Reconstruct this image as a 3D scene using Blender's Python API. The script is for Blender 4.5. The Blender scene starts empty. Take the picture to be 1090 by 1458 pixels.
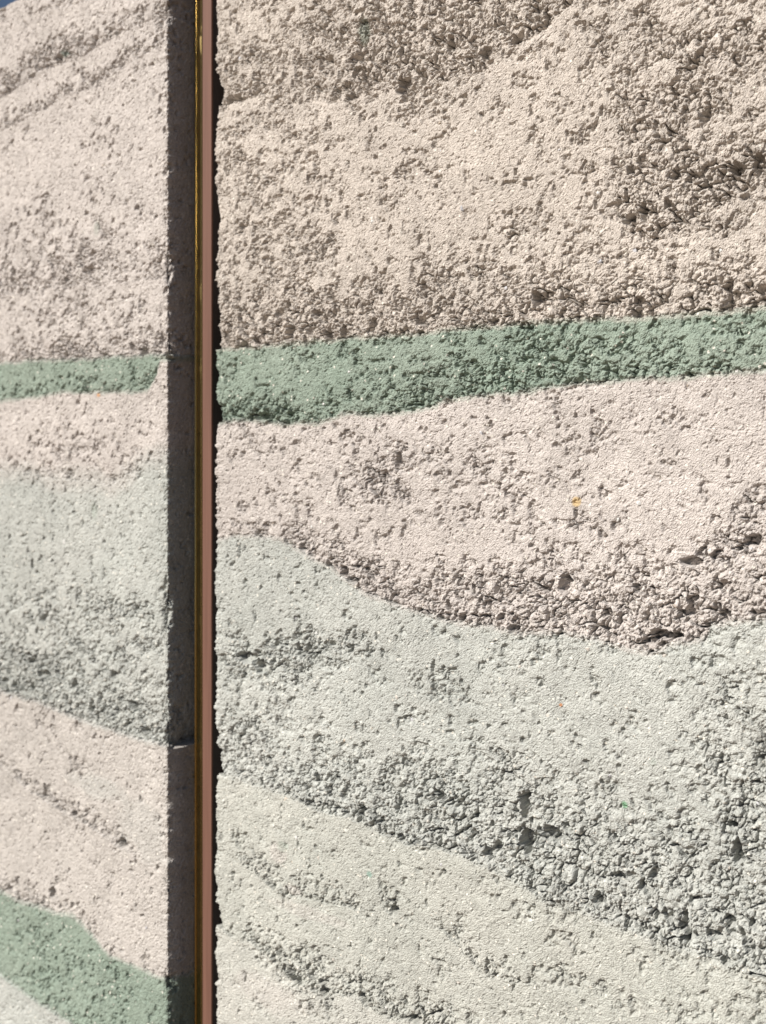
import bpy, bmesh, math
import numpy as np

# ------------------------------------------------------------------ camera, sky, sun, exposure
sc = bpy.context.scene
F, W, H, HOR = 1500.0, 1090.0, 1458.0, 690.0       # focal length, frame and horizon row, in photo pixels
TH = math.radians(37.6)                            # the wall is seen obliquely, from its right
DN, EYE = 1.222, 1.60                              # metres to the wall plane (y = 0), eye height
cam_d = bpy.data.cameras.new('camera'); cam = bpy.data.objects.new('camera', cam_d)
sc.collection.objects.link(cam); sc.camera = cam
cam.location = (0, -DN, EYE); cam.rotation_euler = (math.pi/2, 0, TH)
cam_d.sensor_fit = 'HORIZONTAL'; cam_d.sensor_width = 36.0; cam_d.lens = F/W*36.0
cam_d.shift_y = -(H/2-HOR)/W
cam_d.clip_start = 0.02; cam_d.clip_end = 3000
cam_d.dof.use_dof = True; cam_d.dof.focus_distance = 1.36
cam_d.dof.aperture_fstop = (cam_d.lens/1000)/0.0086

SUN_EL, SUN_PHI = math.radians(37), math.radians(26)   # elevation; angle left of the wall's normal
world = bpy.data.worlds.new('World'); sc.world = world; world.use_nodes = True
wn = world.node_tree.nodes; wl = world.node_tree.links
bg = wn['Background']; bg.inputs['Strength'].default_value = 0.05
sky = wn.new('ShaderNodeTexSky'); sky.sky_type = 'NISHITA'; sky.sun_disc = False
sky.sun_elevation = SUN_EL; sky.dust_density = 1.5; sky.air_density = 0.9; sky.ozone_density = 1.0
to_sun = (-math.sin(SUN_PHI)*math.cos(SUN_EL), -math.cos(SUN_PHI)*math.cos(SUN_EL), math.sin(SUN_EL))
sky.sun_rotation = math.atan2(to_sun[0], to_sun[1])
wl.new(sky.outputs[0], bg.inputs['Color'])
sun_d = bpy.data.lights.new('sun', 'SUN'); sun_d.energy = 5.0; sun_d.angle = math.radians(0.53); sun_d.color = (1, .965, .915)
sun = bpy.data.objects.new('sun', sun_d); sc.collection.objects.link(sun)
from mathutils import Vector
sun.rotation_euler = Vector(to_sun).to_track_quat('Z', 'Y').to_euler(); sun.location = (-3, -6, 9)
sc.view_settings.view_transform = 'Standard'; sc.view_settings.look = 'None'
sc.view_settings.gamma = 1; sc.view_settings.use_curve_mapping = False
sc.view_settings.exposure = 0.40
sc.cycles.max_bounces = 6; sc.cycles.diffuse_bounces = 1

# ------------------------------------------------------------------ helpers
C = sc.collection
f32 = np.float32
def wx(px, depth=0.0):
    k = (np.asarray(px, float)-W/2)/F
    t = (DN+depth)/(math.cos(TH)+math.sin(TH)*k)
    return t*(-math.sin(TH)+math.cos(TH)*k)
def wz(px, py, depth=0.0):
    k = (np.asarray(px, float)-W/2)/F
    t = (DN+depth)/(math.cos(TH)+math.sin(TH)*k)
    return EYE+t*(HOR-np.asarray(py, float))/F
def scale(px):                                     # metres per photo pixel (vertical) on the wall
    return DN/(math.cos(TH)+math.sin(TH)*(px-W/2)/F)/F
def lin(r, g, b):
    return tuple(((c/255+.055)/1.055)**2.4 if c > 10 else c/255/12.92 for c in (r, g, b))

def h32(ix, iy, seed):
    n = (ix.astype(np.int64)*374761393+iy.astype(np.int64)*668265263+seed*1442695041) & 0xffffffff
    n = ((n ^ (n >> 13))*1274126177) & 0xffffffff
    n = ((n ^ (n >> 16))*2246822519) & 0xffffffff
    return (n ^ (n >> 15)).astype(np.uint32)
def rnd(ix, iy, seed): return h32(ix, iy, seed).astype(f32)*f32(1/4294967296)
def vnoise(x, y, cell, seed):
    x = x/f32(cell); y = y/f32(cell)
    ix = np.floor(x); iy = np.floor(y); fx = x-ix; fy = y-iy
    fx = fx*fx*fx*(fx*(fx*6-15)+10); fy = fy*fy*fy*(fy*(fy*6-15)+10)
    ix = ix.astype(np.int32); iy = iy.astype(np.int32)
    a = rnd(ix, iy, seed); b = rnd(ix+1, iy, seed); c = rnd(ix, iy+1, seed); d = rnd(ix+1, iy+1, seed)
    return (a+(b-a)*fx+(c-a)*fy+(a-b-c+d)*fx*fy)*2-1
def fbm(x, y, cell, seed, octv=3):
    s = 0; a = 1; t = 0
    for o in range(octv):
        s = s+a*vnoise(x+o*7.13, y-o*3.7, cell/2**o, seed+o*17); t += a; a *= .5
    return s/t
def domes(x, y, cell, seed, rlo, rhi, prob=1.0, pw=2.2):
    """rounded lumps of random size on a jittered lattice -> height 0..1 and a random value per lump"""
    gx = np.floor(x/f32(cell)).astype(np.int32); gy = np.floor(y/f32(cell)).astype(np.int32)
    best = np.zeros(x.shape, f32); val = np.full(x.shape, .5, f32)
    for dx in (-1, 0, 1):
        for dy in (-1, 0, 1):
            ix = gx+dx; iy = gy+dy; hh = h32(ix, iy, seed)
            r1 = (hh & 1023).astype(f32)/1023; r2 = ((hh >> 10) & 1023).astype(f32)/1023; r3 = ((hh >> 20) & 1023).astype(f32)/1023
            h2 = h32(ix, iy, seed+991); q1 = (h2 & 1023).astype(f32)/1023; q2 = ((h2 >> 10) & 1023).astype(f32)/1023
            q3 = ((h2 >> 20) & 1023).astype(f32)/1023
            ddx = x-(ix+r1)*f32(cell); ddy = y-(iy+r2)*f32(cell)
            an = q1*f32(6.283); ca = np.cos(an); sa = np.sin(an); st = 1+.55*q3
            u = (ddx*ca+ddy*sa)*st; v = (-ddx*sa+ddy*ca)
            r = f32(rlo)+f32(rhi-rlo)*r3
            d = (u*u+v*v)/(r*r)
            z = np.where((d < 1) & (q2 < prob), (1-d**f32(pw/2))*(.45+.55*r3), 0).astype(f32)
            m = z > best; best[m] = z[m]; val[m] = q3[m]
    return best, val
def crumbs(x, y, cell, seed, rlo, rhi, zlo, zhi, prob):
    """a scatter of round crumbs: height of the topmost ball surface (metres), and a random value per crumb"""
    gx = np.floor(x/f32(cell)).astype(np.int32); gy = np.floor(y/f32(cell)).astype(np.int32)
    best = np.full(x.shape, -.05, f32); val = np.full(x.shape, .5, f32)
    for dx in (-1, 0, 1):
        for dy in (-1, 0, 1):
            ix = gx+dx; iy = gy+dy; hh = h32(ix, iy, seed); h2 = h32(ix, iy, seed+991)
            r1 = (hh & 1023).astype(f32)/1023; r2 = ((hh >> 10) & 1023).astype(f32)/1023; r3 = ((hh >> 20) & 1023).astype(f32)/1023
            q1 = (h2 & 1023).astype(f32)/1023; q2 = ((h2 >> 10) & 1023).astype(f32)/1023; q3 = ((h2 >> 20) & 1023).astype(f32)/1023
            ddx = x-(ix+r1)*f32(cell); ddy = y-(iy+r2)*f32(cell)
            an = q1*f32(6.283); ca = np.cos(an); sa = np.sin(an)
            u = (ddx*ca+ddy*sa)*(1+.45*q3); v = (-ddx*sa+ddy*ca)
            r = f32(rlo)+f32(rhi-rlo)*r3*r3
            d = r*r-u*u-v*v
            z = np.where((d > 0) & (q2 < prob), f32(zlo)+f32(zhi-zlo)*(q2/f32(prob))-r*.42+.82*np.sqrt(np.maximum(d, 0)), -.05).astype(f32)
            m = z > best; best[m] = z[m]; val[m] = q3[m]
    return best, val
def lumps(x, y, cell, seed, edge):
    """broken-earth cells: rounded plateau 0..1 falling into a narrow crevice, and two random values per lump"""
    gx = np.floor(x/f32(cell)).astype(np.int32); gy = np.floor(y/f32(cell)).astype(np.int32)
    f1 = np.full(x.shape, 9, f32); f2 = np.full(x.shape, 9, f32); va = np.zeros(x.shape, f32); vb = np.zeros(x.shape, f32)
    for dx in (-1, 0, 1):
        for dy in (-1, 0, 1):
            ix = gx+dx; iy = gy+dy; hh = h32(ix, iy, seed)
            px = (hh & 2047).astype(f32)/2047; py = ((hh >> 11) & 2047).astype(f32)/2047
            d = np.hypot(x-(ix+px)*f32(cell), y-(iy+py)*f32(cell))
            h2 = h32(ix, iy, seed+77); w = ((h2 >> 20) & 1023).astype(f32)/1023
            d = d*(.8+.45*w)
            m = d < f1
            f2 = np.where(m, f1, np.minimum(f2, d)); f1 = np.where(m, d, f1)
            va[m] = ((h2 & 1023).astype(f32)/1023)[m]; vb[m] = (((h2 >> 10) & 1023).astype(f32)/1023)[m]
    e = np.clip((f2-f1)/f32(edge), 0, 1); dome = 1-np.clip(f1/f32(cell*.75), 0, 1)**2
    return (1-(1-e)**2.6)*(.82+.18*dome), va, vb
def sstep(a, b, x):
    t = np.clip((x-a)/(b-a), 0, 1); return t*t*(3-2*t)

def grid_lines(segs):
    """coordinate list from (start, end, spacing) runs"""
    out = []
    for a, b, s in segs:
        n = max(1, int(round((b-a)/s))); out.append(np.linspace(a, b, n, endpoint=False))
    out.append(np.array([segs[-1][1]])); return np.concatenate(out)

def mesh_object(name, co, faces, mat, parent=None, attrs=None):
    me = bpy.data.meshes.new(name); nf = len(faces)
    me.vertices.add(len(co)); me.vertices.foreach_set('co', np.ascontiguousarray(co, f32).ravel())
    me.loops.add(nf*4); me.loops.foreach_set('vertex_index', np.ascontiguousarray(faces, np.int32).ravel())
    me.polygons.add(nf); me.polygons.foreach_set('loop_start', np.arange(0, nf*4, 4, dtype=np.int32))
    me.update(calc_edges=True); me.shade_flat()
    for k, v in (attrs or {}).items():
        if v.ndim == 2:
            a = me.attributes.new(k, 'FLOAT_COLOR', 'POINT')
            a.data.foreach_set('color', np.concatenate([v, np.ones((len(v), 1), f32)], 1).astype(f32).ravel())
        else:
            a = me.attributes.new(k, 'FLOAT', 'POINT'); a.data.foreach_set('value', v.astype(f32))
    me.materials.append(mat)
    o = bpy.data.objects.new(name, me); C.objects.link(o); o.parent = parent
    return o
def box_mesh(name, x0, x1, y0, y1, z0, z1, bevel=0.0, segs=2):
    bm = bmesh.new(); bmesh.ops.create_cube(bm, size=1)
    for v in bm.verts:
        v.co = ((x0+x1)/2+v.co.x*(x1-x0), (y0+y1)/2+v.co.y*(y1-y0), (z0+z1)/2+v.co.z*(z1-z0))
    if bevel: bmesh.ops.bevel(bm, geom=list(bm.edges), offset=bevel, segments=segs, affect='EDGES', profile=.5)
    me = bpy.data.meshes.new(name); bm.to_mesh(me); bm.free(); return me
def link(name, me, mat, parent=None):
    me.materials.clear(); me.materials.append(mat)
    o = bpy.data.objects.new(name, me); C.objects.link(o); o.parent = parent; return o
def thing(name, label, cat, loc):
    o = bpy.data.objects.new(name, None); C.objects.link(o); o.location = loc
    o['label'] = label; o['category'] = cat; return o

# ------------------------------------------------------------------ materials
def new_mat(name):
    m = bpy.data.materials.new(name); m.use_nodes = True
    nt = m.node_tree; return m, nt.nodes, nt.links, nt.nodes['Principled BSDF']
def earth_material(name, tintlo, tinthi, seed):
    """one rammed-earth mix: pigment and grain tone come with the lumps; sand speckle, pale grit and fine relief on top"""
    m, n, l, b = new_mat(name)
    tc = n.new('ShaderNodeTexCoord'); mp = n.new('ShaderNodeMapping'); mp.inputs['Location'].default_value = (seed, seed*1.7, seed*.3)
    l.new(tc.outputs['Object'], mp.inputs['Vector'])
    at = n.new('ShaderNodeAttribute'); at.attribute_name = 'pigment'
    gr = n.new('ShaderNodeAttribute'); gr.attribute_name = 'grain_tone'
    def noise(scale, det=3, rough=.6):
        t = n.new('ShaderNodeTexNoise'); t.inputs['Scale'].default_value = scale; t.inputs['Detail'].default_value = det
        t.inputs['Roughness'].default_value = rough; l.new(mp.outputs[0], t.inputs['Vector']); return t
    def mixc(kind, fac, a, bb):
        x = n.new('ShaderNodeMix'); x.data_type = 'RGBA'; x.blend_type = kind
        if isinstance(fac, float): x.inputs[0].default_value = fac
        else: l.new(fac, x.inputs[0])
        for s, v in ((6, a), (7, bb)):
            if isinstance(v, tuple): x.inputs[s].default_value = (*v, 1)
            else: l.new(v, x.inputs[s])
        return x.outputs[2]
    def ramp(src, p0, p1, c0, c1):
        r = n.new('ShaderNodeValToRGB'); e = r.color_ramp.elements
        e[0].position = p0; e[1].position = p1; e[0].color = (*c0, 1); e[1].color = (*c1, 1)
        l.new(src, r.inputs[0]); return r.outputs[0]
    big = ramp(noise(7, 4).outputs[0], .3, .7, tintlo, tinthi)
    col = mixc('MULTIPLY', 1.0, at.outputs['Color'], big)
    sand = ramp(noise(620, 2, .7).outputs[0], .32, .68, (.78, .77, .76), (1.2, 1.2, 1.19))
    col = mixc('MULTIPLY', 1.0, col, sand)
    tone = ramp(gr.outputs['Fac'], 0, 1, (.80, .79, .78), (1.18, 1.175, 1.17))
    col = mixc('MULTIPLY', 1.0, col, tone)
    vo = n.new('ShaderNodeTexVoronoi'); vo.inputs['Scale'].default_value = 150; vo.inputs['Randomness'].default_value = 1
    l.new(mp.outputs[0], vo.inputs['Vector'])
    sep = n.new('ShaderNodeSeparateColor'); l.new(vo.outputs['Color'], sep.inputs[0])
    pick = n.new('ShaderNodeMath'); pick.operation = 'GREATER_THAN'; pick.inputs[1].default_value = .90; l.new(sep.outputs[0], pick.inputs[0])
    near = n.new('ShaderNodeMath'); near.operation = 'LESS_THAN'; near.inputs[1].default_value = .27; l.new(vo.outputs['Distance'], near.inputs[0])
    both = n.new('ShaderNodeMath'); both.operation = 'MULTIPLY'; l.new(pick.outputs[0], both.inputs[0]); l.new(near.outputs[0], both.inputs[1])
    pale = n.new('ShaderNodeMath'); pale.operation = 'MULTIPLY'; pale.inputs[1].default_value = .75; l.new(both.outputs[0], pale.inputs[0])
    col = mixc('MIX', pale.outputs[0], col, (.74, .70, .62))
    l.new(col, b.inputs['Base Color'])
    b.inputs['Roughness'].default_value = .95; b.inputs['Specular IOR Level'].default_value = .12
    bump = n.new('ShaderNodeBump'); bump.inputs['Strength'].default_value = .5; bump.inputs['Distance'].default_value = .001
    l.new(noise(900, 1, .5).outputs[0], bump.inputs['Height']); l.new(bump.outputs[0], b.inputs['Normal'])
    return m
M_pink = earth_material('pink_beige_earth', (.95, .94, .93), (1.05, 1.04, 1.03), 1.3)
M_green = earth_material('green_earth', (.92, .95, .93), (1.07, 1.05, 1.05), 4.1)
M_pale = earth_material('pale_green_earth', (.95, .96, .95), (1.05, 1.04, 1.03), 7.7)
MATS = {'pink': M_pink, 'green': M_green, 'pale': M_pale, 'buff': M_pink, 'sand': M_pink, 'sage': M_pale, 'ash': M_pale}
COL = {'pink': (.482, .450, .428), 'sand': (.488, .448, .408), 'green': (.250, .300, .254), 'pale': (.410, .421, .400), 'sage': (.410, .415, .384), 'buff': (.455, .432, .408), 'ash': (.426, .425, .396)}

# ------------------------------------------------------------------ the rammed-earth panels
DENSE = 1.0        # raise for a coarser, quicker mesh
def curve(pts):
    p = np.array([q[:2] for q in pts], float)
    X = wx(p[:, 0]); Z = wz(p[:, 0], p[:, 1]); return X, Z

def build_panel(root, xs, corner_side, xc, zs, thick, lifts, blobs, tints, seed, step=None, gain=1.0, lip=-.0008, base_r=.06, voids=()):
    """A slab whose front (y = 0) and end face are one skin of lumps.  xs: front columns; corner_side +1/-1: which end is
    skinned; lifts, top to bottom: dict(mix, bottom=[(px, py, band px, strength)], soft)"""
    # path of the skin round the corner: front columns then the end face
    ys = grid_lines([(0.0011, .08, .0022*DENSE), (.08, thick, .008)])
    if corner_side > 0:
        path = [(x, 0.0) for x in xs]+[(xc, y) for y in ys]
    else:
        path = [(xc, y) for y in ys[::-1]]+[(x, 0.0) for x in xs]
    P = np.array(path); nu = len(P); nz = len(zs)
    s = np.where(P[:, 1] > 0, corner_side*P[:, 1], (P[:, 0]-xc))          # signed distance from the corner
    if corner_side > 0: s = np.where(P[:, 1] > 0, P[:, 1], P[:, 0]-xc)
    else: s = np.where(P[:, 1] > 0, -P[:, 1], P[:, 0]-xc)
    blend = sstep(-.022, .022, s*corner_side)*(math.pi/2)                 # 0 on the front, 90 deg on the end face
    N = np.stack([np.sin(blend)*corner_side, -np.cos(blend)], 1)
    S, Z = np.meshgrid((xc+s).astype(f32), zs.astype(f32))                # (nz, nu), unrolled coordinates
    X = np.broadcast_to(P[:, 0].astype(f32), S.shape)                     # real x, used to look lines up
    U = (S+f32(seed*3.1)); V = Z
    # domain warp for ragged lumps
    wu = U+.0016*vnoise(U, V, .012, 5+seed)+.0009*vnoise(U, V, .0045, 6+seed)
    wv = V+.0016*vnoise(U, V, .012, 7+seed)+.0009*vnoise(U, V, .0045, 8+seed)
    edge = .0028*fbm(U, V, .022, 11+seed, 3)+.0016*vnoise(U, V, .0052, 13+seed)
    # lift boundaries
    nL = len(lifts); idx = np.zeros(S.shape, np.int16); R = np.zeros(S.shape, f32)
    Bs = []
    for i, L in enumerate(lifts[:-1]):
        lx, lz = curve(L['bottom']); o = np.argsort(lx)
        zb = np.interp(P[:, 0], lx[o], lz[o]).astype(f32)[None, :]+edge
        Bs.append(zb); idx += (Z < zb).astype(np.int16)
    pig = np.zeros(S.shape+(3,), f32)
    base = np.array([COL[L['mix']] for L in lifts], f32)
    pig[:] = base[idx]
    fade_n = fbm(U, V, .05, 31+seed, 4)
    fine_n = fbm(U, V, .02, 33+seed, 2)
    ledge = np.zeros(S.shape, f32)
    for i, L in enumerate(lifts[:-1]):
        p = np.array(L['bottom'], float); lx = wx(p[:, 0]); o = np.argsort(lx)
        band = np.interp(P[:, 0], lx[o], (p[:, 2]*scale(p[:, 0]))[o]).astype(f32)[None, :]
        stg = np.interp(P[:, 0], lx[o], p[:, 3][o]).astype(f32)[None, :]
        d = Z-Bs[i]
        prof = np.where(d >= 0, np.clip(1-d/(1.35*band), 0, 1)**.8, 0)
        R = np.maximum(R, np.where(idx == i, prof*stg, 0)*(1+.50*fade_n+.25*fine_n))
        below = np.where((d < 0) & (idx == i+1), np.exp(d/.02), 0)        # top of the next lift stands a little proud
        ledge += lip*below*np.clip(stg*1.3, 0, 1)
        soft = L.get('soft', 0) or .006
        if soft:
            wgt = (.5*(1-sstep(0, soft, np.abs(d+(.012 if soft > .01 else .004)*fade_n)))*(np.abs(idx-i-.5) < 1))[..., None].astype(f32)
            other = np.where((idx == i)[..., None], base[i+1], base[i])
            pig = pig*(1-wgt)+other*wgt
    for (px, py, rx, ry, ang, stg) in blobs:
        k = scale(px); x0 = wx(px); z0 = wz(px, py); kx = abs(wx(px+1)-wx(px))
        a = math.radians(ang); dx = (S-x0)/kx; dz = (Z-z0)/k
        u = dx*math.cos(a)+dz*math.sin(a); v = -dx*math.sin(a)+dz*math.cos(a)
        q = np.sqrt((u/rx)**2+(v/ry)**2)+.55*fade_n+.3*fine_n
        R = np.maximum(R, stg*(1-sstep(.0, 1.45, q)))
    for (px, py, rx, ry, mixname, stg) in tints:
        k = scale(px); kx = abs(wx(px+1)-wx(px))
        q = np.sqrt(((S-wx(px))/kx/rx)**2+((Z-wz(px, py))/k/ry)**2)+.4*fade_n
        wgt = (stg*(1-sstep(.5, 1.0, q)))[..., None].astype(f32)
        c = np.array(COL[mixname] if isinstance(mixname, str) else mixname, f32); pig = pig*(1-wgt)+c*wgt
    endm = sstep(.0, .03, s*corner_side).astype(f32)[None, :]
    R = gain*R*(1-.45*endm)
    R = np.clip(R+.13*fbm(U, V, .05, 41+seed, 4)+base_r, 0, 1).astype(f32)
    pig = pig*(1+.07*fade_n+.06*fine_n+.05*vnoise(U, V, .3, 171+seed))[..., None].astype(f32)
    # relief: compacted sandy matrix; where it has crumbled away the matrix sinks and a bed of round crumbs shows
    k1, a1 = crumbs(wu, wv, .0135, 51+seed, .0035, .0088, -.0062, -.0012, .65)
    k2, a2 = crumbs(wu+.3, wv, .0066, 61+seed, .0021, .0046, -.0052, -.0006, .93)
    k3, a3 = crumbs(wu, wv+.7, .0040, 71+seed, .0014, .0026, -.0056, -.0010, .95)
    c3, e3, b3 = lumps(wu, wv+.7, .0056, 73+seed, .0019)
    c4, e4, b4 = lumps(wu+.5, wv+.2, .0036, 75+seed, .0016)
    D4, v4 = domes(wu+.9, wv, .0098, 81+seed, .0014, .0042, .30, 2.2)
    n1 = vnoise(wu, wv, .030, 91+seed); n2 = vnoise(wu, wv, .013, 93+seed); n3 = vnoise(wu, wv, .006, 94+seed)
    white = rnd(np.arange(S.size, dtype=np.int64).reshape(S.shape), np.zeros(1, np.int64), 17+seed)-.5
    g3 = sstep(.08, .75, R+.28*n2+.28*n3+.09)
    bed = np.maximum(np.maximum(k1, k2), k3)
    bed = np.maximum(bed, -.0040+.0012*n3+.0008*n1)                        # fines hold the crumbs together
    bed -= .0034*(1-sstep(.08, .50, R+.15*n2))
    w1, p1, o1 = lumps(wu+.11, wv+.4, .024, 141+seed, .0034)               # clods parted by deep cracks, open in places
    w2, p2, o2 = lumps(wu+.61, wv+.1, .0115, 143+seed, .0025)
    g1 = sstep(.35, .95, R+.25*n1); g2 = sstep(.20, .85, R+.25*n2)
    bed -= .0200*g1*(1-w1)*sstep(-.30, .35, n2+.5*n1)+.0135*g2*(1-w2)*sstep(-.22, .40, n3*.6+n2*.6)
    bed += .0028*g1*(p1-.5)+.0012*g2*(p2-.5)-.0130*g1*(o2 < .07)*sstep(.0, .4, w2)
    matrix = -.0150*sstep(.24, 1.0, R+.32*n2+.24*n3+.10*n1)-.0032*g3*(1-c3*(.74+.26*e3))-.0024*g3*(b3 < .12)*c3
    matrix -= .0036*sstep(.50, .8, n3+.25*n2)*sstep(.16, .6, R+.25*n1)
    h = np.maximum(bed, matrix)+.0010*sstep(.4, .9, R)
    h += .0012*D4*(.12+R)-.0005*(1-c4*(.5+.5*e4))-.0014*(b4 < .12)*c4+.0010*white
    v1, v2, v3, D2 = a1, a2, a3, c3
    h += .0020*fbm(U, V, .16, 111+seed, 2)+.0013*fbm(U, V, .045, 121+seed, 2)*(1+R)+ledge
    for (px, py, rx, ry, dep) in voids:                                    # fallen-out pockets
        k = scale(px); kx = abs(wx(px+1)-wx(px))
        q = np.sqrt(((S-wx(px))/kx/rx)**2+((Z-wz(px, py))/k/ry)**2)*1.2+.45*n3+.30*n2
        h = h-(dep*(1-sstep(.70, 1.15, q))).astype(f32)
    # chipped arris along the corner
    ar = np.exp(-np.abs(s)/.009).astype(f32)[None, :]
    h -= ar*(.0012+.003*np.clip(vnoise(U*0, V, .019, 131+seed), 0, 1)+.0035*R+.0015*(1-D2)+.0022*vnoise(U*0, V, .0065, 151+seed)+.0012*vnoise(U*0, V, .003, 153+seed))
    ar2 = np.exp(-np.abs(s)/.018).astype(f32)[None, :]
    h -= ar2*(.0075 if corner_side < 0 else .006)*sstep(.25, .9, R+.35*vnoise(U*0, V, .05, 137+seed)+.2*vnoise(U*0, V, .017, 139+seed))
    if step:                                                               # the lower part of the end face stands proud
        zst, amt = step; up = Z > zst+.0015*fade_n; h += (endm*np.where(up, -.017*np.exp(-np.maximum(Z-zst, 0)/.03), amt)).astype(f32)
    # coarse cells outside the view carry only gentle relief
    sp = np.gradient(s); damp = np.clip(.004/np.abs(sp), .12, 1).astype(f32)[None, :]
    dz = np.clip(.004/np.abs(np.gradient(zs)), .12, 1).astype(f32)[:, None]
    h = h*np.minimum(damp, dz)
    tone = np.clip(.35*v1+.35*v2+.3*v3+.55*white, 0, 1)
    co = np.empty(S.shape+(3,), f32)
    co[..., 0] = P[:, 0]+N[:, 0]*h; co[..., 1] = P[:, 1]+N[:, 1]*h; co[..., 2] = Z
    # top rim turned inwards
    rim = co[-1].copy(); rim[:, 0] -= N[:, 0]*.05; rim[:, 1] -= N[:, 1]*.05
    co = np.concatenate([co, rim[None]]); pig = np.concatenate([pig, pig[-1:]]); tone = np.concatenate([tone, tone[-1:]])
    idx = np.concatenate([idx, idx[-1:]]); nz += 1
    vid = np.arange(nz*nu, dtype=np.int64).reshape(nz, nu)
    q = np.stack([vid[:-1, :-1], vid[:-1, 1:], vid[1:, 1:], vid[1:, :-1]], -1).reshape(-1, 4)
    fl = idx[:-1, :-1].reshape(-1)
    co = co.reshape(-1, 3)-np.array(root.location, f32); pig = pig.reshape(-1, 3); tone = tone.reshape(-1)
    for i, L in enumerate(lifts):
        f = q[fl == i]
        if not len(f): continue
        used = np.zeros(len(co), bool); used[f.ravel()] = True
        remap = np.cumsum(used)-1
        o = mesh_object('earth_layer', co[used], remap[f], MATS[L['mix']], root, {'pigment': pig[used], 'grain_tone': tone[used]})
        o['label'] = L['label']
    return h, P[:, 0], P[:, 1], zs

def Lf(mix, label, bottom=None, soft=0): return dict(mix=mix, label=label, bottom=bottom, soft=soft)

# ---- right panel
XR = float(wx(305.6)); XRE = 1.25
ZT = float(wz(0, 12))
r_root = thing('earth_panel', 'large sunlit rammed earth wall panel right of the slim brown post', 'wall panel', (XR+.6, 0.15, 0))
xs = grid_lines([(XR+.0011, XR+.30, .0017*DENSE), (XR+.30, XR+.60, .0014*DENSE), (XR+.60, float(wx(1100)), .00115*DENSE), (float(wx(1100)), float(wx(1100))+.07, .0016), (float(wx(1100))+.07, float(wx(1100))+.17, .0023), (float(wx(1100))+.17, float(wx(1100))+.35, .0040), (float(wx(1100))+.35, XRE, .02)])
zlo, zhi = float(wz(306, 1470)), float(wz(306, -12))
zs = grid_lines([(0, zlo-.25, .03), (zlo-.25, zlo, .006), (zlo, zhi, .0012*DENSE), (zhi, ZT, .004)])
r_lifts = [
 Lf('sand', 'rough pinkish beige layer at the top', [(290,150,60,.5),(315,150,60,.75),(344,141,50,.7),(406,136,45,.45),(447,127,50,.6),(494,143,80,.85),(535,128,90,.9),(575,128,90,1),(605,121,90,1),(652,106,80,1),(690,88,75,1),(727,59,70,1),(763,48,60,.9),(793,22,50,.85),(811,5,45,.8),(860,-40,45,.7),(1100,-140,45,.6)]),
 Lf('sand', 'deep pinkish beige layer, coarse above the green band', [(290,499,90,.85),(308,498,90,.9),(400,490,95,.85),(500,482,75,.9),(600,474,55,.85),(700,466,60,.9),(800,458,75,.95),(900,452,60,.85),(1000,445,60,.85),(1100,436,50,.8)]),
 Lf('green', 'narrow green band', [(290,601,30,.6),(308,601,30,.6),(360,600,45,.75),(420,604,40,.75),(450,603,35,.7),(480,592,30,.55),(560,588,45,.6),(620,578,45,.65),(630,570,45,.65),(700,562,50,.6),(760,556,45,.6),(800,548,45,.65),(900,540,40,.6),(1000,534,30,.5),(1100,528,30,.45)]),
 Lf('pink', 'thick pinkish layer below the green band', [(290,770,35,.4),(308,768,35,.45),(340,764,35,.45),(380,766,30,.5),(410,775,40,.6),(440,795,50,.7),(470,808,55,.8),(500,830,60,.85),(520,845,50,.75),(560,860,55,.75),(620,880,65,.8),(680,892,80,.85),(740,903,100,.9),(800,905,110,.95),(840,910,110,.95),(880,920,120,1),(925,930,120,1),(960,918,120,1),(1003,910,120,1),(1009,890,110,1),(1050,884,130,.95),(1100,880,140,.9)]),
 Lf('pale', 'pale grey-green layer', [(290,1098,45,.5),(311,1103,45,.5),(348,1114,50,.6),(403,1132,60,.75),(447,1153,75,.85),(491,1165,85,.85),(535,1184,100,.9),(579,1202,110,.9),(627,1210,120,.95),(667,1224,125,.95),(727,1253,130,1),(774,1283,140,1),(829,1301,140,1),(873,1320,150,1),(914,1334,150,1),(965,1353,150,1),(1013,1367,160,1),(1057,1386,170,1),(1100,1402,170,1)]),
 Lf('sage', 'pale grey-green layer with a shallow crumbled seam', [(290,1208,25,.35),(311,1213,25,.4),(355,1239,35,.55),(399,1275,45,.6),(447,1283,30,.45),(520,1298,30,.4),(557,1301,45,.6),(575,1304,10,.1),(610,1318,10,.1),(630,1327,25,.45),(656,1356,35,.6),(690,1393,35,.6),(730,1398,25,.4),(790,1404,15,.2),(1100,1470,10,.1)]),
 Lf('sage', 'grey-green layer near the bottom', [(290,1305,20,.4),(313,1322,25,.55),(333,1340,20,.5),(355,1342,22,.45),(384,1367,35,.6),(417,1404,55,.8),(458,1419,55,.85),(480,1417,40,.5),(505,1419,45,.6),(520,1433,45,.65),(557,1452,45,.7),(600,1462,45,.7),(700,1500,30,.5),(1100,1700,30,.5)]),
 Lf('ash', 'buff-grey layer at the very bottom'),
]
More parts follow.
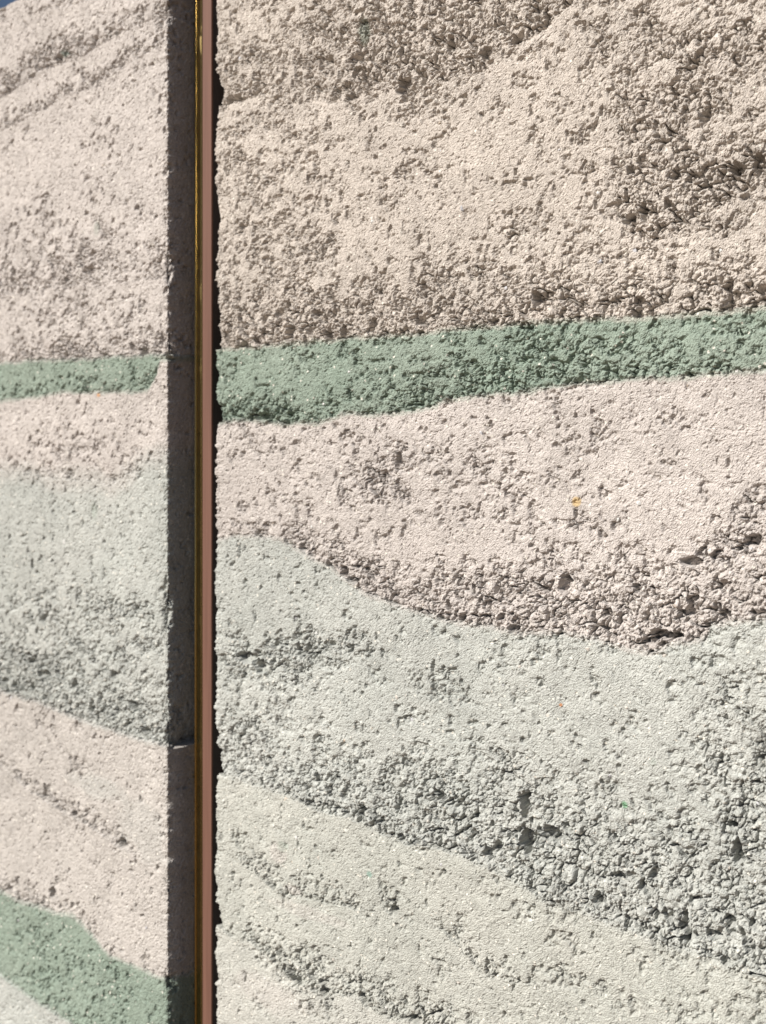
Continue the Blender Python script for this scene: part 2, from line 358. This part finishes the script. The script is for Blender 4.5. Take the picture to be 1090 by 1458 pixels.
r_blobs = [(980,70,190,100,0,.56),(560,40,330,110,-10,.5),(960,200,190,190,0,.5),(700,430,420,70,4,.45),(380,300,120,200,0,.34),(900,1240,330,120,-20,.6),(860,860,260,70,5,.5),(1050,1090,90,140,0,.45),(760,520,380,50,4,.4),(600,680,300,90,0,.25),(905,150,75,45,-30,.55),(905,270,45,70,10,.8),(960,190,60,45,0,.6),(1010,250,90,55,-15,.8),(1060,230,60,40,0,.9),(940,310,80,35,-8,.95),(1040,320,70,25,8,.6),(1060,90,70,80,0,.45),(880,110,50,30,0,.55),
 (470,30,110,50,0,.3),(600,40,90,40,0,.45),(380,90,60,40,0,.4),(400,230,80,60,0,.33),(440,330,70,50,0,.35),(340,240,40,60,0,.35),(560,260,60,40,0,.25),(640,400,90,50,0,.45),(740,330,60,40,0,.3),(770,430,40,35,0,.9),(890,390,60,40,0,.4),
 (350,590,50,22,0,.7),(600,560,60,30,0,.55),(860,490,90,30,0,.4),(1060,480,50,30,0,.4),
 (540,690,55,38,0,.55),(565,650,20,30,0,.6),(700,660,50,40,0,.45),(720,690,25,18,0,.6),(820,740,40,25,-30,.5),(375,720,50,30,0,.35),(1060,760,50,35,20,.75),(1010,800,60,30,35,.75),(1075,720,40,40,0,.5),(880,820,60,40,0,.45),(800,800,50,30,0,.5),
 (335,945,30,38,0,.8),(380,945,60,38,0,.85),(440,925,60,28,8,.75),(500,915,35,20,10,.6),(350,1045,50,30,-15,.5),(420,1035,60,30,-20,.4),(640,985,60,30,-20,.3),(1040,1010,60,50,0,.45),(1045,1090,60,60,0,.6),(1000,1060,45,22,0,.45),(1060,1180,60,60,0,.75),
 (745,1145,10,26,0,1),(750,1195,13,24,0,1),(790,1190,22,18,20,1),(560,1100,60,45,0,.5),(700,1080,60,40,0,.4),(640,1130,70,50,-15,.6),
 (840,1400,60,20,-10,.4),(960,1440,60,30,0,.3),(420,1390,50,30,-25,.8),(557,1292,9,12,0,1),(945,905,40,16,15,1),(330,135,30,20,0,.9),(765,425,16,18,0,1)]
r_tints = [(515,48,9,26,'green',.6),(888,1146,7,8,(.12,.30,.16),.8),(820,714,7,8,(.48,.33,.12),.7),(797,1004,4,4,(.50,.20,.06),.9),(930,1085,10,12,'green',.3),(395,1215,14,14,'pink',.5),(402,1206,8,8,'green',.4),(525,1245,5,6,(.2,.33,.28),.7),(415,1268,16,9,'pink',.5),(372,1410,70,30,'pink',.4),(440,1300,90,12,'pink',.35),(690,1130,30,14,'pale',.2)]
r_voids = [(745,1143,7,22,.022),(748,1195,10,21,.022),(785,1188,17,12,.016),(557,1294,7,9,.014),(945,905,22,8,.018),(918,913,11,6,.014),(498,137,7,7,.012),(765,425,10,12,.016),(1045,240,15,12,.018),
 (895,310,12,8,.014),(915,300,8,14,.012),(640,62,7,14,.012),(735,55,11,8,.014),(690,75,8,9,.012),(565,655,5,14,.010),(415,1390,7,14,.014),(460,1412,9,7,.014),(590,1452,12,6,.014),(1040,1175,11,9,.014),(1048,1215,7,20,.016),
 (880,1248,9,8,.014),(850,1280,8,9,.014),(905,840,7,12,.012),(805,830,10,15,.012),(375,592,13,6,.010),(350,935,15,8,.014),(372,950,10,10,.014),(590,576,15,4,.010),(1035,1310,10,10,.014),(632,1135,6,10,.012),(980,800,16,8,.014),(1070,770,14,9,.014),
 (655,880,7,9,.012),(500,826,8,6,.012),(730,895,8,7,.012),(575,128,9,6,.012),(330,140,12,6,.014),(440,470,7,9,.010),(700,458,7,6,.010),(975,1340,8,7,.012),(540,1170,6,8,.012),(440,1145,7,6,.010)]
R_SURF = build_panel(r_root, xs, -1, XR, zs, .30, r_lifts, r_blobs, r_tints, 3, voids=r_voids)
link('core', box_mesh('core', XR+.035-r_root.location.x, XRE-.002-r_root.location.x, .035-.15, .30-.15, 0.002, ZT-.004), M_pink, r_root)

# ---- left panel
XL = float(wx(238)); XLE = float(wx(0))-.9
l_root = thing('earth_panel', 'shadow-ended rammed earth wall panel left of the slim brown post', 'wall panel', (XL-.7, .15, 0))
x_in = float(wx(-14))
xs = grid_lines([(XLE, x_in-.30, .03), (x_in-.30, x_in-.12, .005), (x_in-.12, x_in, .0032), (x_in, XL-.0011, .0021*DENSE)])
zlo = float(wz(0, 1475))
zs = grid_lines([(0, max(.05, zlo-.2), .03), (max(.05, zlo-.2), zlo, .006), (zlo, ZT, .0020*DENSE)])
l_lifts = [
 Lf('pink', 'thin beige layer under the top of the wall', [(-40,48,12,.4),(0,32,14,.45),(60,15,14,.4),(100,7,14,.4),(260,-40,14,.4)]),
 Lf('pink', 'beige layer near the top', [(-40,155,35,.6),(0,140,38,.85),(33,121,36,.9),(53,104,36,.95),(93,90,40,.95),(120,79,36,.9),(147,62,30,.75),(191,40,30,.65),(231,22,34,.5),(260,10,34,.5)]),
 Lf('pink', 'second beige layer from the top', [(-40,207,20,.5),(0,189,20,.7),(48,165,18,.7),(95,136,20,.75),(147,121,22,.65),(158,106,22,.65),(227,66,22,.5),(260,48,22,.5)]),
 Lf('pink', 'deep beige layer with crumbled patches', [(-40,425,55,.55),(0,422,55,.55),(60,412,60,.55),(110,407,65,.75),(150,408,60,.65),(190,400,40,.4),(260,390,60,.5)]),
 Lf('pink', 'pinkish beige layer resting on the green band', [(-40,520,28,.5),(0,518,30,.55),(60,513,38,.7),(130,511,42,.7),(228,505,42,.65),(260,503,42,.6)]),
 Lf('green', 'narrow green band that stops short of the corner', [(-40,577,16,.35),(0,572,18,.4),(60,564,18,.45),(92,560,22,.55),(190,560,24,.55),(210,555,22,.5),(222,535,14,.4),(229,512,5,.2),(260,507,5,.2)]),
 Lf('pink', 'pinkish layer below the green band', [(-40,672,24,.3),(0,672,24,.35),(40,674,30,.4),(70,682,34,.45),(140,685,34,.45),(155,693,34,.5),(175,680,26,.4),(190,670,20,.3),(200,655,14,.2),(260,648,14,.2)], soft=.035),
 Lf('pale', 'thick pale grey-green layer', [(-40,965,90,.85),(0,984,95,.9),(55,1000,85,.9),(106,1022,80,.85),(147,1037,75,.9),(191,1051,70,.95),(235,1062,60,1),(260,1066,60,1)]),
 Lf('buff', 'smooth buff layer with a sharp upper edge', [(-40,1066,14,.3),(0,1090,16,.55),(37,1121,22,.8),(88,1154,24,.8),(128,1176,24,.7),(172,1205,24,.75),(194,1215,12,.2),(260,1245,6,.05)]),
 Lf('buff', 'buff layer above the lower green band', [(-40,1255,25,.45),(0,1268,28,.5),(22,1281,26,.5),(73,1297,28,.5),(106,1305,22,.4),(128,1330,22,.4),(158,1363,18,.35),(198,1378,16,.3),(235,1396,16,.3),(260,1408,16,.3)]),
 Lf('green', 'muted green band at the bottom', [(-40,1358,18,.4),(0,1389,20,.5),(37,1415,22,.5),(92,1451,22,.5),(150,1490,22,.5),(260,1560,22,.5)]),
 Lf('pale', 'grey-green layer at the very bottom'),
]
l_blobs = [(60,380,140,80,0,.36),(120,460,120,50,0,.4),(110,930,150,110,-12,.5),(110,1380,140,60,-20,.3),(110,640,130,50,0,.3),(120,380,36,32,0,.7),(20,395,30,30,0,.55),(60,300,40,30,0,.3),(150,200,40,30,0,.3),(235,245,14,14,0,.8),(240,380,10,40,0,.75),(232,20,14,30,0,.7),
 (170,870,60,30,-20,.7),(60,880,60,30,-10,.6),(60,950,70,35,-10,.85),(190,1000,30,20,0,.7),(238,870,14,35,0,.8),(200,920,40,20,0,.5),(40,850,40,30,0,.45),
 (112,1092,12,22,-30,.5),(172,1200,9,9,0,.9),(75,1270,9,22,0,.6),(15,1262,14,14,0,.6),(180,1290,30,20,0,.35),(60,1390,50,30,0,.45),(150,1420,60,30,0,.35),(240,1400,12,20,0,.5)]
l_tints = [(90,76,8,7,(.22,.32,.26),.5),(136,325,5,14,'green',.35),(133,728,6,16,'green',.35),(140,1120,50,25,'pale',.45),(200,1180,40,60,'pale',.3),(140,563,3,3,(.6,.3,.12),.8)]
zstep = float(wz(238, 1066))
L_SURF = build_panel(l_root, xs, 1, XL, zs, .30, l_lifts, l_blobs, l_tints, 9, step=(zstep, .0045), gain=1.0, lip=.0022, base_r=-.02, voids=[(172,1203,6,7,.013),(187,1004,8,8,.013),(82,85,6,6,.012),(45,108,6,5,.011),(160,962,7,7,.011),(60,960,9,6,.011),(205,1040,7,5,.012),(125,385,7,6,.010),(15,1266,7,5,.011),(76,1272,5,9,.011)])
link('core', box_mesh('core', XLE+.002-l_root.location.x, XL-.035-l_root.location.x, .035-.15, .30-.15, 0.002, ZT-.004), M_pink, l_root)

# ---- small stones caught in the face
def stone_material(name, lo, hi):
    m, n, l, b = new_mat(name)
    t = n.new('ShaderNodeTexNoise'); t.inputs['Scale'].default_value = 350; t.inputs['Detail'].default_value = 3
    tc = n.new('ShaderNodeTexCoord'); l.new(tc.outputs['Object'], t.inputs[0])
    r = n.new('ShaderNodeValToRGB'); r.color_ramp.elements[0].position = .3; r.color_ramp.elements[1].position = .7
    r.color_ramp.elements[0].color = (*lo, 1); r.color_ramp.elements[1].color = (*hi, 1)
    l.new(t.outputs[0], r.inputs[0]); l.new(r.outputs[0], b.inputs['Base Color']); b.inputs['Roughness'].default_value = .8
    return m
STONES = [stone_material('cream_stone', (.48, .44, .39), (.60, .56, .50)), stone_material('white_stone', (.54, .52, .49), (.66, .65, .62)),
          stone_material('grey_stone', (.40, .39, .40), (.55, .54, .55)), stone_material('tan_stone', (.45, .37, .29), (.58, .50, .41))]
rng = np.random.default_rng(4)
stone_meshes = []
for mi, m_ in enumerate(STONES):
    for k in range(4):
        bm = bmesh.new(); bmesh.ops.create_icosphere(bm, subdivisions=2, radius=1)
        ax = rng.uniform(.6, 1.15, 3)
        for _ in range(9):                                   # knock flat facets off
            nrm = Vector(rng.normal(size=3)).normalized(); lim = rng.uniform(.5, .82)
            for v in bm.verts:
                d = v.co.dot(nrm)
                if d > lim: v.co -= nrm*(d-lim)
        for v in bm.verts: v.co = Vector((v.co.x*ax[0], v.co.y*ax[1]*.8, v.co.z*ax[2]))
        me = bpy.data.meshes.new('pebble'); bm.to_mesh(me); bm.free(); me.materials.append(m_); stone_meshes.append(me)
def set_stones(root, surf, spots, nrand, box, rlo, rhi):
    h, X, Y, zz = surf
    front = np.where(Y == 0)[0]; fx = X[front]; o = np.argsort(fx); fx = fx[o]; front = front[o]
    pts = [(px, py, None) for px, py in spots]
    while len(pts) < len(spots)+nrand:
        pts.append((rng.uniform(box[0], box[2]), rng.uniform(box[1], box[3]), 1))
    for px, py, rd in pts:
        x, z = float(wx(px)), float(wz(px, py))
        ci = front[min(len(front)-1, np.searchsorted(fx, x))]; zi = min(len(zz)-1, np.searchsorted(zz, z))
        hh = float(h[max(zi-2, 0):zi+3, max(ci-2, 0):ci+3].mean())
        r_ = rng.uniform(rlo, rhi)*(.62 if rd else 1)
        me = stone_meshes[int(rng.choice(16, p=np.array([2]*4+[1]*4+[.5]*4+[.5]*4)/16))]
        ob = bpy.data.objects.new('pebble', me); C.objects.link(ob); ob.parent = root
        ob.location = Vector((x, -hh+r_*.30, z))-root.location
        ob.rotation_euler = (rng.uniform(-.3, .3), rng.uniform(0, 6.28), rng.uniform(-.3, .3)); ob.scale = (r_*1.15, r_, r_)
R_ST = [(822,103),(1018,51),(851,372),(901,356),(743,378),(947,440),(769,200),(723,147),(1073,24),(977,358),(1025,357),(765,609),(583,725),(910,716),(771,737),(738,950),(837,924),(943,935),(866,1105),(1066,782),
 (564,993),(584,1026),(605,1338),(513,1248),(627,1231),(421,1193),(405,1140),(560,59),(340,83),(643,75),(656,297),(529,315),(373,380),(355,253),(375,253),(542,222),(625,176),(432,418),(595,134),(678,385)]
L_ST = [(220,90),(215,347),(106,233),(152,290),(92,772),(22,634),(215,1154),(95,1112),(207,1321),(158,1407)]
set_stones(r_root, R_SURF, R_ST, 90, (325, 10, 1080, 1450), .0030, .0052)
set_stones(l_root, L_SURF, L_ST, 30, (8, 40, 222, 1450), .0034, .0052)

# ------------------------------------------------------------------ the slim post in the joint
m, n, l, b = new_mat('red_brown_strip')
tc = n.new('ShaderNodeTexCoord'); mp = n.new('ShaderNodeMapping'); mp.inputs['Scale'].default_value = (260, 260, 5)
l.new(tc.outputs['Object'], mp.inputs[0])
t = n.new('ShaderNodeTexNoise'); t.inputs['Scale'].default_value = 1.0; t.inputs['Detail'].default_value = 4; l.new(mp.outputs[0], t.inputs[0])
r = n.new('ShaderNodeValToRGB'); r.color_ramp.elements[0].position = .25; r.color_ramp.elements[1].position = .8
r.color_ramp.elements[0].color = (.115, .056, .039, 1); r.color_ramp.elements[1].color = (.170, .086, .060, 1)
l.new(t.outputs[0], r.inputs[0]); l.new(r.outputs[0], b.inputs['Base Color']); b.inputs['Roughness'].default_value = .68; b.inputs['Specular IOR Level'].default_value = .22
M_strip = m
m, n, l, b = new_mat('brass')
b.inputs['Base Color'].default_value = (.72, .54, .22, 1); b.inputs['Metallic'].default_value = 1; b.inputs['Roughness'].default_value = .27
t = n.new('ShaderNodeTexNoise'); t.inputs['Scale'].default_value = 14; bp = n.new('ShaderNodeBump'); bp.inputs['Strength'].default_value = .08; bp.inputs['Distance'].default_value = .002
l.new(t.outputs[0], bp.inputs['Height']); l.new(bp.outputs[0], b.inputs['Normal'])
M_brass = m
m, n, l, b = new_mat('gap_shade_dark')
b.inputs['Base Color'].default_value = (.03, .022, .02, 1); b.inputs['Roughness'].default_value = .9  # near-black stands for the shade inside the gap
M_dark = m
PD, BD = .010, .058
px0, px1 = float(wx(288.0, PD)), float(wx(300.8, PD))
bx0, bx1 = float(wx(276.8, BD)), float(wx(285.8, BD))
p_root = thing('joint_post', 'slim reddish brown post with brass edging in the gap between panels', 'post', ((px0+px1)/2, .05, 0))
ox, oy = p_root.location.x, p_root.location.y
link('front_strip', box_mesh('front_strip', px0-ox, px1-ox, PD-oy, PD+.004-oy, 0, ZT-.01, .0010, 3), M_strip, p_root)
link('shade_dark_bar', box_mesh('shade_dark_bar', px0+.0006-ox, px1-.0006-ox, PD+.0041-oy, .0872-oy, 0, ZT-.012), M_dark, p_root)  # shade on the post's side put into a dark colour
brass = link('brass_strip', box_mesh('brass_strip', bx0+.002-ox, bx1-ox, BD+.001-oy, BD+.005-oy, 0, ZT-.01, .0006), M_brass, p_root)
bm = bmesh.new(); bmesh.ops.create_cone(bm, segments=20, radius1=.0015, radius2=.0015, depth=ZT-.01, cap_ends=True)
for v in bm.verts: v.co += Vector((bx0+.0013-ox, BD+.001-oy, (ZT-.01)/2))
me = bpy.data.meshes.new('brass_bead'); bm.to_mesh(me); bm.free(); me.shade_smooth()
link('bead', me, M_brass, brass)
link('gap_light_block', box_mesh('gap_light_block', XL+.012-ox, XR-.004-ox, .0875-oy, .20-oy, 0, ZT-.012), M_dark, p_root)  # added dark block, keeps light from entering through the gap behind

# ------------------------------------------------------------------ ground
m, n, l, b = new_mat('brown_earth_ground')
t = n.new('ShaderNodeTexNoise'); t.inputs['Scale'].default_value = 60; t.inputs['Detail'].default_value = 6
r = n.new('ShaderNodeValToRGB'); r.color_ramp.elements[0].color = (.12, .078, .046, 1); r.color_ramp.elements[1].color = (.20, .132, .080, 1)  # unseen brown soil, its colour set for warm bounce onto the end face
l.new(t.outputs[0], r.inputs[0]); l.new(r.outputs[0], b.inputs['Base Color']); b.inputs['Roughness'].default_value = .95
g = link('ground', box_mesh('ground', -800, 800, -800, 800, -.5, 0), m); g['kind'] = 'structure'
